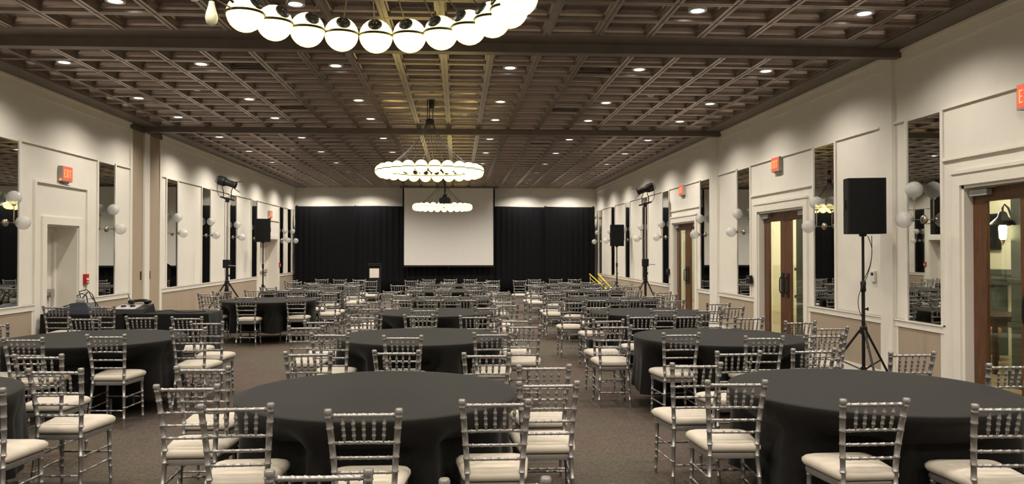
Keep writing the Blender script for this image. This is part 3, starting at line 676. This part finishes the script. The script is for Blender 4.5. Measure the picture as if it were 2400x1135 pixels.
# ================================================================ EQUIPMENT TABLE by the pocket doors
AX0, AX1, AY0, AY1, AZ = -6.36, -3.84, 12.08, 12.83, .735
def box_cloth(x0, x1, y0, y1, z, seed):
    rr = random.Random(seed); per = []
    nx, ny = 40, 12
    per += [(x0 + (x1 - x0) * i / nx, y0, 0, -1) for i in range(nx)] + [(x1, y0 + (y1 - y0) * i / ny, 1, 0) for i in range(ny)]
    per += [(x1 - (x1 - x0) * i / nx, y1, 0, 1) for i in range(nx)] + [(x0, y1 - (y1 - y0) * i / ny, -1, 0) for i in range(ny)]
    n = len(per); mb = MB(); rows = [(0, z), (.006, z - .003), (.010, z - .015), (.014, z - .12), (.018, z - .35), (.020, .30), (.022, .02)]
    for r, (o_, zz) in enumerate(rows):
        for i, (px, py, nx_, ny_) in enumerate(per):
            wv = (z - zz) * .02 * (math.sin(i * 1.1 + seed) + .6 * math.sin(i * .37))
            wv = max(wv, -.012) if ny_ >= 0 else max(min(wv, .012), -.012)
            mb.v.append((px + nx_ * (o_ + (wv if x0 > -6.3 or nx_ >= 0 else 0)), py + ny_ * (o_ + wv), zz))
    for r in range(len(rows) - 1):
        for i in range(n): mb.f.append((r * n + i, r * n + (i + 1) % n, (r + 1) * n + (i + 1) % n, (r + 1) * n + i))
    mb.f.append(tuple(range(n))); return mb
for i, (a, b) in enumerate(((-6.34, -5.13), (-5.05, -3.84))):
    nm = ('against the white-door wall', 'reaching towards the room, with cables on it')[i]
    t = thing('trestle_table', 'rectangular table under black cloth %s' % nm, 'table', ((a + b) / 2, (AY0 + AY1) / 2, 0), 0, 'equipment tables')
    hw = (b - a) / 2 - .02
    part('tabletop', MB().box(-hw, hw, -.36, .36, AZ - .035, AZ - .004), M['darkwood'], t)
    for sx in (-1, 1):
        for sy in (-1, 1): part('leg', MB().tube([(sx * (hw - .12), sy * .28, 0), (sx * (hw - .12), sy * .28, AZ - .035)], .015, 8), M['grey'], t, True)
    tag(part('tablecloth', box_cloth(a, b, AY0, AY1, AZ, i + 1), M['cloth'], None, True, 60), 'black cloth on the rectangular table %s' % nm, 'tablecloth', 'cloths on the equipment tables')
# navy covered case with a grey plug block and looping leads
t = thing('covered_case', 'dark navy covered equipment case at the wall end of the table', 'case', (-5.98, 12.40, AZ))
def frustum(x0, x1, y0, y1, z0, u0, u1, v0, v1, z1):
    return MB().add([(x0, y0, z0), (x1, y0, z0), (x1, y1, z0), (x0, y1, z0), (u0, v0, z1), (u1, v0, z1), (u1, v1, z1), (u0, v1, z1)], [(0, 1, 2, 3), (4, 5, 6, 7), (0, 1, 5, 4), (1, 2, 6, 5), (2, 3, 7, 6), (3, 0, 4, 7)])
part('cover', frustum(-.30, .38, -.30, .28, 0, -.26, .36, -.26, .24, .055).add(*(lambda m_: (m_.v, m_.f))(frustum(-.24, .34, -.22, .2, .055, -.02, .20, -.08, .10, .15))), M['navy'], t)
part('plug_block', MB().lathe([(.055, .15), (.062, .16), (.062, .21), (.050, .225)], 14, (.08, 0, 0)), M['grey'], t, True)
for pts in ([(.08, 0, .22), (.06, 0, .33), (.16, .02, .36), (.25, .02, .28), (.30, .02, .15), (.30, .02, .06)], [(.06, 0, .22), (.02, 0, .26), (.10, 0, .30), (.17, 0, .26), (.19, 0, .14)], [(.10, 0, .22), (.20, 0, .33), (.24, .0, .25), (.34, .0, .12), (.36, 0, .05)]):
    part('lead', MB().tube(pts, .009, 6), M['cable'], t, True)
t = thing('mixing_desk', 'black sound desk with a pale sloping control panel on the table', 'mixer', (-5.02, 12.36, AZ))
part('body', MB().add([(-.30, -.28, 0), (.20, -.28, 0), (.20, .22, 0), (-.30, .22, 0), (-.28, -.24, .065), (.18, -.24, .065), (.18, .20, .125), (-.28, .20, .125)], [(0, 1, 2, 3), (4, 5, 6, 7), (0, 1, 5, 4), (1, 2, 6, 5), (2, 3, 7, 6), (3, 0, 4, 7)]), M['black'], t)
pn = part('control_panel', MB().add([(-.27, -.235, .0665), (.06, -.235, .0665), (.06, .12, .1145), (-.27, .12, .1145), (-.27, -.235, .074), (.06, -.235, .074), (.06, .12, .122), (-.27, .12, .122)], [(0, 1, 2, 3), (4, 5, 6, 7), (0, 1, 5, 4), (1, 2, 6, 5), (2, 3, 7, 6), (3, 0, 4, 7)]), M['grey'], t)
for x in (-.18, -.04): part('dial', MB().lathe([(.04, 0), (.036, .02), (.02, .026)], 12, (x, -.06, .096)), M['blackmetal'], pn, True)
t = thing('headset', 'dark headset lying on top of the sound desk', 'headset', (-5.0, 12.44, AZ + .122))
part('headband', MB().tube([(-.16, 0, .03), (-.13, .02, .05), (-.03, .03, .060), (.08, .02, .062), (.16, 0, .04)], .022, 8), M['black'], t, True)
for x in (-.14, .10): part('ear_cup', MB().sphere((x, 0, .04), .052, 12, 8, .75), M['black'], t, True)
part('boom', MB().tube([(-.15, 0, .06), (-.17, -.02, .12), (-.18, -.03, .16)], .006, 6), M['cable'], t, True)
o = part('loose_cable', MB().tube([(-4.79, 12.36, AZ + .012), (-4.70, 12.30, AZ + .014), (-4.60, 12.40, AZ + .03), (-4.50, 12.42, AZ + .03), (-4.40, 12.35, AZ + .012), (-4.2, 12.32, AZ + .01), (-4.05, 12.44, AZ + .01), (-3.98, 12.40, AZ + .01)], .009, 6), M['cable'], None, True)
tag(o, 'loose black cable lying across the black equipment table', 'cable')

# ================================================================ LOBBY FURNISHINGS seen through the glass
t = thing('wall_television', 'black wall television on the yellow lobby wall', 'television', (LB - .01, 12.75, 2.02))
part('housing', MB().bevbox(-.07, 0, -.52, .52, -.30, .30, .01), M['black'], t); part('picture_panel', MB().box(-.074, -.07, -.49, .49, -.27, .27), M['grille'], t)
t = thing('fireplace', 'dark grey fireplace with a stepped mantel on the lobby wall', 'fireplace', (LB - .01, 12.95, 0))
part('surround', MB().box(-.22, 0, -.85, -.50, 0, 1.15).box(-.22, 0, .50, .85, 0, 1.15).box(-.22, 0, -.50, .50, .80, 1.15), M['green'], t)
part('mantel', MB().box(-.30, 0, -.92, .92, 1.15, 1.24).box(-.36, 0, -.98, .98, 1.24, 1.32).box(-.42, 0, -1.04, 1.04, 1.32, 1.40), M['green'], t); part('firebox', MB().box(-.04, 0, -.5, .5, .02, .8), M['drape'], t)
t = thing('lobby_table', 'dark wooden table in the lobby behind the nearest door', 'table', (7.75, 10.75, 0))
part('tabletop', MB().bevbox(-.40, .40, -.55, .55, .76, .80, .008), M['darkwood'], t)
for sx in (-1, 1):
    for sy in (-1, 1): part('leg', MB().box(*sorted((sx * .33, sx * .38)), *sorted((sy * .47, sy * .52)), 0, .76), M['darkwood'], t)
part('apron', MB().box(-.36, .36, -.50, -.47, .66, .76).box(-.36, .36, .47, .50, .66, .76).box(-.36, -.33, -.47, .47, .66, .76).box(.33, .36, -.47, .47, .66, .76), M['darkwood'], t)
t = thing('lobby_chair', 'tan leather chair behind the dark lobby table', 'chair', (8.15, 11.75, 0), math.radians(25))
part('backrest', MB().bevbox(-.26, .26, .18, .26, .50, 1.05, .02), M['orange'], t); part('seat', MB().bevbox(-.26, .26, -.26, .22, .42, .50, .02), M['orange'], t)
for sx in (-1, 1):
    for sy in (-1, 1): part('leg', MB().box(*sorted((sx * .19, sx * .24)), *sorted((sy * .18, sy * .23)), 0, .43), M['darkwood'], t)
for cy, lb in ((9.02, 'nearest'), (15.15, 'second')):
  t = thing('lobby_column', 'grey-green panelled lobby column seen through the %s wooden door' % lb, 'column', (7.20, cy, 0), 0, 'lobby columns')
  part('shaft', MB().box(-.28, .28, -.28, .28, 0, 3.2), M['green'], t)
  for z0, z1 in ((0, .20), (.74, .80), (1.30, 1.36), (3.05, 3.20)): part('band', MB().box(-.31, .31, -.31, .31, z0, z1), M['green'], t)
t = thing('barn_lamp', 'black gooseneck barn lamp with a glowing lantern on the lobby column', 'lamp', (6.86, 9.36, 0))
part('gooseneck', MB().tube([(.10, -.08, 2.00), (.06, -.02, 2.24), (.02, 0, 2.29), (0, 0, 2.24), (0, 0, 2.18)], .013, 8), M['blackmetal'], t, True)
part('shade', MB().lathe([(.02, 2.20), (.045, 2.18), (.06, 2.13), (.13, 2.06), (.165, 2.03), (.165, 2.02), (.12, 2.05), (.03, 2.10)], 20), M['blackmetal'], t, True)
part('lantern_glass', MB().lathe([(.03, 2.04), (.048, 2.0), (.040, 1.86), (.025, 1.84)], 14), M['warmlamp'], t, True)
part('lantern_finial', MB().lathe([(.03, 1.84), (.018, 1.80), (.004, 1.77)], 10), M['brass'], t, True)

# ================================================================ ROUND TABLES, CLOTHS
RT = .905; TZ = .765
SEATS={
 'T0':[(-0.5,3.07),(0.13,2.93)],
 'T1':[(-1.16,4.31),(-0.47,4.14),(0.2,4.36),(-1.61,4.92),(-1.75,5.66),(0.55,4.92),(0.6,5.61),(-1.19,6.42),(-0.48,6.46),(0.23,6.27)],
 'R1':[(1.69,5.65),(1.72,4.9),(2.23,4.27),(2.86,4.09),(2.22,6.27),(2.89,6.39),(3.58,6.15),(3.92,5.5)],
 'L1':[(-2.71,5.61),(-3.23,6.36),(-2.8,4.86)],
 'L2':[(-4.45,7.67),(-3.99,7.56),(-3.35,7.79),(-2.8,8.45),(-2.84,9.14),(-4.49,9.78),(-3.89,9.92),(-3.29,9.8),(-5.15,9.03)],
 'AV':[(-5.85,11.79),(-5.2,11.8)],
 'L3':[(-4.77,15.23),(-4.48,14.51),(-4.75,16.0),(-3.75,14.06),(-2.95,14.43),(-2.5,15.11),(-2.51,15.8),(-4.23,16.48),(-3.67,16.63),(-3.0,16.42)],
 'L4':[(-4.26,17.8),(-3.6,17.47),(-2.92,17.75),(-2.46,18.34),(-2.5,19.14),(-2.96,19.46),(-3.55,19.58)],
 'L5':[(-4.64,21.99),(-2.78,20.57),(-2.38,21.42),(-3.92,22.77),(-3.38,22.54),(-2.81,22.38),(-3.77,20.35),(-4.31,20.79)],
 'T2':[(-1.24,7.83),(-1.63,8.56),(-1.59,9.22),(-0.51,7.56),(0.34,7.78),(0.72,8.53),(0.68,9.25),(-1.16,9.81),(-0.48,9.96),(0.2,9.8)],
 'T3':[(-1.24,11.22),(-1.53,12.06),(-1.42,12.73),(-0.46,10.91),(0.42,11.3),(0.74,11.84),(0.71,12.62),(-0.92,13.14),(-0.39,13.19),(0.16,13.1)],
 'T4':[(-1.03,14.55),(-0.57,14.18),(-0.14,14.18),(0.42,14.39),(0.81,14.98),(0.85,15.63),(-1.36,15.2),(-1.33,15.91),(-0.9,16.34),(-0.32,16.63),(0.33,16.33)],
 'T5':[(-0.92,17.73),(-0.31,17.45),(0.32,17.56),(-1.41,18.74),(0.8,19.09),(0.8,18.24),(-0.85,19.68),(-0.26,19.77),(0.31,19.51)],
 'T6':[(-1.28,21.66),(-0.81,20.75),(-0.25,20.47),(0.61,20.68),(0.97,21.55),(-0.83,22.48),(-0.22,22.58),(0.37,22.52)],
 'R2':[(1.7,8.48),(1.75,9.19),(2.17,7.66),(2.88,7.34),(3.9,8.86),(3.93,8.18),(3.54,7.5),(2.29,9.69),(2.85,9.69),(3.53,9.44)],
 'R3':[(2.01,11.33),(1.81,12.38),(2.85,10.74),(3.47,10.66),(4.05,12.01),(3.95,11.2),(2.3,12.94),(2.88,12.96),(3.54,12.76)],
 'R4':[(2.21,14.3),(2.89,13.91),(3.55,14.02),(3.93,14.51),(4.06,15.38),(2.34,16.17),(2.99,16.14),(3.61,15.93),(1.86,14.88),(1.88,15.57)],
 'R5':[(2.26,17.46),(2.98,17.21),(3.56,17.39),(4.06,18.0),(4.06,18.8),(1.87,18.18),(1.82,18.92),(2.39,19.51),(2.92,19.48),(3.48,19.3)],
 'R6':[(1.72,21.51),(2.1,20.68),(2.8,20.32),(3.42,20.32),(4.15,21.24),(2.2,22.32),(2.84,22.44),(3.39,22.42)],
}
TABLES={'T1':(-0.52,5.12),'T2':(-0.4,8.5),'T3':(-0.36,11.85),'T4':(-0.24,15.12),'T5':(-0.25,18.38),'T6':(-0.15,21.4),'L1':(-3.8,5.1),'L2':(-3.88,8.5),'L3':(-3.62,15.0),'L4':(-3.62,18.4),'L5':(-3.6,21.35),'R1':(2.76,5.07),'R2':(2.83,8.28),'R3':(2.93,11.68),'R4':(2.98,14.85),'R5':(3.02,18.15),'R6':(3.05,21.25)}

COLNAME = {'T': 'middle', 'L': 'white-door', 'R': 'wooden-door'}
leg_me = MB().tube([(0, 0, 0), (0, 0, .70)], .014, 8).mesh('leg', M['grey'], True)
top_me = MB().lathe([(.84, .715), (.880, .72), (.880, .752), (.84, .755)], 48).mesh('tabletop', M['darkwood'], True)
def cloth(key, cx, cy, seats, seed):
    n = 144; rr = random.Random(seed); p1, p2, p3 = (rr.uniform(0, 6.28) for _ in range(3))
    hem = .20 + rr.uniform(-.01, .01)
    push = [0.0] * n
    for i in range(n):
        a = 2 * PI * i / n; ux, uy = math.cos(a), math.sin(a); r = RT + .03
        while r > .35 and any(abs(cx + ux * r - sx) < .245 and -.28 < (cy + uy * r - sy) < .235 for sx, sy in seats): r -= .01
        push[i] = RT + .03 - r
    mxp = [max(push[(i + d) % n] for d in range(-2, 3)) for i in range(n)]
    sm = [sum(mxp[(i + d) % n] for d in range(-2, 3)) / 5 for i in range(n)]
    rows = [(RT - .05, TZ, 0), (RT - .004, TZ - .0005, 0), (RT, TZ - .005, 0), (RT + .002, TZ - .035, 0.0), (RT + .006, .67, .25), (RT + .010, .575, 1), (RT + .013, .50, 1), (RT + .018, .40, 1), (RT + .024, .30, 1), (RT + .03, hem, 1)]
    mb = MB(); mb.v.append((0, 0, TZ))
    for r, z, k in rows:
        d = max(0, TZ - z) / .55
        for i in range(n):
            a = 2 * PI * i / n
            wv = d * (.016 * math.sin(a * 17 + p1 + .8 * math.sin(a * 3 + p2)) + .010 * math.sin(a * 29 + p3)) * (.35 if sm[i] > .02 else 1)
            rad = r + wv - k * sm[i]; mb.v.append((rad * math.cos(a), rad * math.sin(a), z))
    for i in range(n): mb.f.append((0, 1 + i, 1 + (i + 1) % n))
    for q in range(len(rows) - 1):
        for i in range(n): a0 = 1 + q * n; mb.f.append((a0 + i, a0 + n + i, a0 + n + (i + 1) % n, a0 + (i + 1) % n))
    me = mb.mesh('tablecloth', M['cloth'], True, 50)
    return put('tablecloth', me, None, (cx, cy, 0))
for key, (cx, cy) in TABLES.items():
    nm = '%s in the %s row' % (ORD[int(key[1]) - 1], COLNAME[key[0]])
    t = thing('round_table', 'round folding table hidden under a black cloth, %s from the camera' % nm, 'table', (cx, cy, 0), 0, 'round banquet tables')
    put('tabletop', top_me, t)
    for a in range(4): put('leg', leg_me, t, (.40 * math.cos(a * PI / 2 + .785), .40 * math.sin(a * PI / 2 + .785), 0))
    near = [s for v in SEATS.values() for s in v if math.hypot(s[0] - cx, s[1] - cy) < 1.7]
    tag(cloth(key, cx, cy, near, hash(key) % 1000 if False else ord(key[0]) * 7 + int(key[1])), 'black cloth draped over the round table, %s from the camera' % nm, 'tablecloth', 'black round tablecloths')

# ================================================================ BALLROOM CHAIRS
def chair_parts():
    """list of (name, mesh) in chair space: origin on the floor under the seat, facing +Y"""
    P = []
    def rear(s):
        return [(s * .172, -.232, 0), (s * .160, -.205, .20), (s * .147, -.182, .42), (s * .148, -.180, .50), (s * .155, -.190, .62), (s * .166, -.212, .76), (s * .1755, -.236, .872), (s * .177, -.240, .893)]
    def rear_mb(s):
        mb = MB().bamboo(rear(s), .0125, .0175, [.10, .215, .33, .47, .555, .64, .725, .81, .895, .965], .003, .006, 8)
        return mb.lathe([(.019, .878), (.0205, .882), (.0205, .896), (.017, .902)], 10, (s * .177, -.240, 0))
    for s in (-1, 1): P.append(('leg', rear_mb(s)))
    for s in (-1, 1): P.append(('leg', MB().bamboo([(s * .178, .172, 0), (s * .168, .158, .43)], .0105, .0165, [.10, .30, .42, .55, .66, .90], .003, .006, 8)))
    def bar(x, y, z, r, arch, rings, n=7):
        pts = [(-x + 2 * x * i / n, y + (-.012) * math.sin(PI * i / n), z + arch * math.sin(PI * i / n)) for i in range(n + 1)]
        return MB().bamboo(pts, r, r, rings, .0022, .005, 8)
    P.append(('top_rail', bar(.176, -.236, .868, .0105, .002, [.09, .23, .36, .5, .64, .77, .91])))
    for x, y, z, ar in ((.163, -.206, .722, .006), (.157, -.195, .645, .003), (.151, -.187, .568, .003)): P.append(('back_rail', bar(x, y, z, .0085, ar, [.12, .28, .43, .57, .72, .88])))
    for i in range(-2, 3):
        x0, x1 = i * .0485, i * .053; y0, y1 = -.217, -.247
        a, b = Vector((x0, y0, .727)), Vector((x1, y1, .864)); mb = MB()
        st = [(0, .004), (.14, .0075), (.22, .0085), (.25, .0115), (.28, .0115), (.31, .0085), (.45, .0085), (.48, .0115), (.51, .0115), (.54, .0085), (.68, .0085), (.71, .0115), (.74, .0115), (.77, .0085), (.90, .0060), (1, .0035)]
        P.append(('spindle', mb.tube([a.lerp(b, u) for u, _ in st], [r for _, r in st], 7)))
    def seat_poly(f, d, inset=0):
        # rounded trapezoid: wide front, narrow back
        out = []; crn = [(.212 - inset, .205 - inset, .07), (-.212 + inset, .205 - inset, .07), (-.168 + inset, -.185 + inset, .03), (.168 - inset, -.185 + inset, .03)]
        for i, (x, y, r) in enumerate(crn):
            p = Vector((x, y)); pa = Vector(crn[i - 1][:2]); pb = Vector(crn[(i + 1) % 4][:2])
            da = (pa - p).normalized() * r; db = (pb - p).normalized() * r
            for k in range(6):
                u = k / 5; out.append((p + da) * (1 - u) ** 2 + p * 2 * u * (1 - u) + (p + db) * u * u)
        return [(v.x, v.y) for v in out]
    def stack(levels):
        mb = MB(); n = None
        for ins, z in levels:
            pl = seat_poly(0, 0, ins); n = len(pl); mb.v += [(x, y, z) for x, y in pl]
        for q in range(len(levels) - 1):
            for i in range(n): mb.f.append((q * n + i, q * n + (i + 1) % n, (q + 1) * n + (i + 1) % n, (q + 1) * n + i))
        mb.f.append(tuple(range(n))); mb.f.append(tuple(range((len(levels) - 1) * n, len(levels) * n))); return mb
    P.append(('seat_frame', stack([(.022, .398), (.012, .402), (.008, .420), (.012, .437), (.02, .441)])))
    P.append(('seat_cushion', stack([(.016, .441), (.002, .446), (-.006, .462), (-.005, .480), (.008, .495), (.032, .505), (.075, .512), (.13, .515)])))
    for s in (-1, 1):
        for z in (.285, .185):
            u = z / .43; f = Vector((s * .178, .172, 0)).lerp(Vector((s * .168, .158, .43)), u)
            rx = s * (.172 - .012 * z / .2) if z < .2 else s * (.160 - .013 * (z - .2) / .22); ry = -.232 + .027 * z / .2 if z < .2 else -.205 + .023 * (z - .2) / .22
            P.append(('stretcher', MB().bamboo([(rx, ry, z), (f.x, f.y, z)], .0075, .0075, [.15, .5, .85], .002, .005, 7)))
    P.append(('stretcher', MB().bamboo([(-.163, -.21, .165), (.163, -.21, .165)], .0075, .0075, [.2, .4, .6, .8], .002, .005, 7)))
    P.append(('stretcher', MB().bamboo([(-.172, .164, .235), (.172, .164, .235)], .0075, .0075, [.2, .4, .6, .8], .002, .005, 7)))
    return P
CP = chair_parts()
full = []
for nme, mb in CP: full.append((nme, mb.mesh(nme, M['cushion'] if nme == 'seat_cushion' else M['silver'], True, 50)))
fm = MB()
for nme, mb in CP:
    if nme not in ('seat_cushion',): fm.add(mb.v, mb.f)
simple = [('frame', fm.mesh('frame', M['silver'], True, 50)), full[[n for n, _ in full].index('seat_cushion')]]
def near_chair(tname, x, y, rz, label, group, parts):
    t = thing('ballroom_chair', label, 'chair', (x, y, 0), rz, group)
    for nme, me in parts:
        o = bpy.data.objects.new(nme, me); o.parent = t; COL.objects.link(o)
    return t
rr = random.Random(11)
def sector(dx, dy):
    if dy < -.55: return 'camera side'
    if dy > 1.02: return 'stage side'
    return 'white-door side' if dx < 0 else 'wooden-door side'
for key, seats in SEATS.items():
    if key in ('T0', 'AV'):
        for i, (x, y) in enumerate(seats):
            lb = {'T0': ['silver chair whose top rail alone shows at the bottom edge of the view', 'silver chair of which only two end caps show at the bottom edge'],
                  'AV': ['silver chair at the equipment table before the navy covered case', 'silver chair at the equipment table before the sound desk']}[key][i]
            near_chair(key, x, y, math.radians(rr.uniform(-2, 2)), lb, 'silver ballroom chairs', full)
        continue
    cx, cy = TABLES[key]; grp = {}
    for s in seats: grp.setdefault(sector(s[0] - cx, s[1] - cy), []).append(s)
    for sec, L in grp.items():
        L.sort(key=(lambda p: p[0]) if sec in ('camera side', 'stage side') else (lambda p: p[1]))
        for i, (x, y) in enumerate(L):
            tb = '%s %s-row table' % (ORD[int(key[1]) - 1], COLNAME[key[0]])
            pos = '' if len(L) == 1 else (', %s from the white-door wall' % ORD[i] if sec in ('camera side', 'stage side') else ', %s from the camera' % ORD[i])
            near_chair(key, x, y, math.radians(rr.uniform(-3, 3)), 'silver chair, %s of the %s%s' % (sec, tb, pos), 'silver ballroom chairs', full if y < 13.2 else simple)
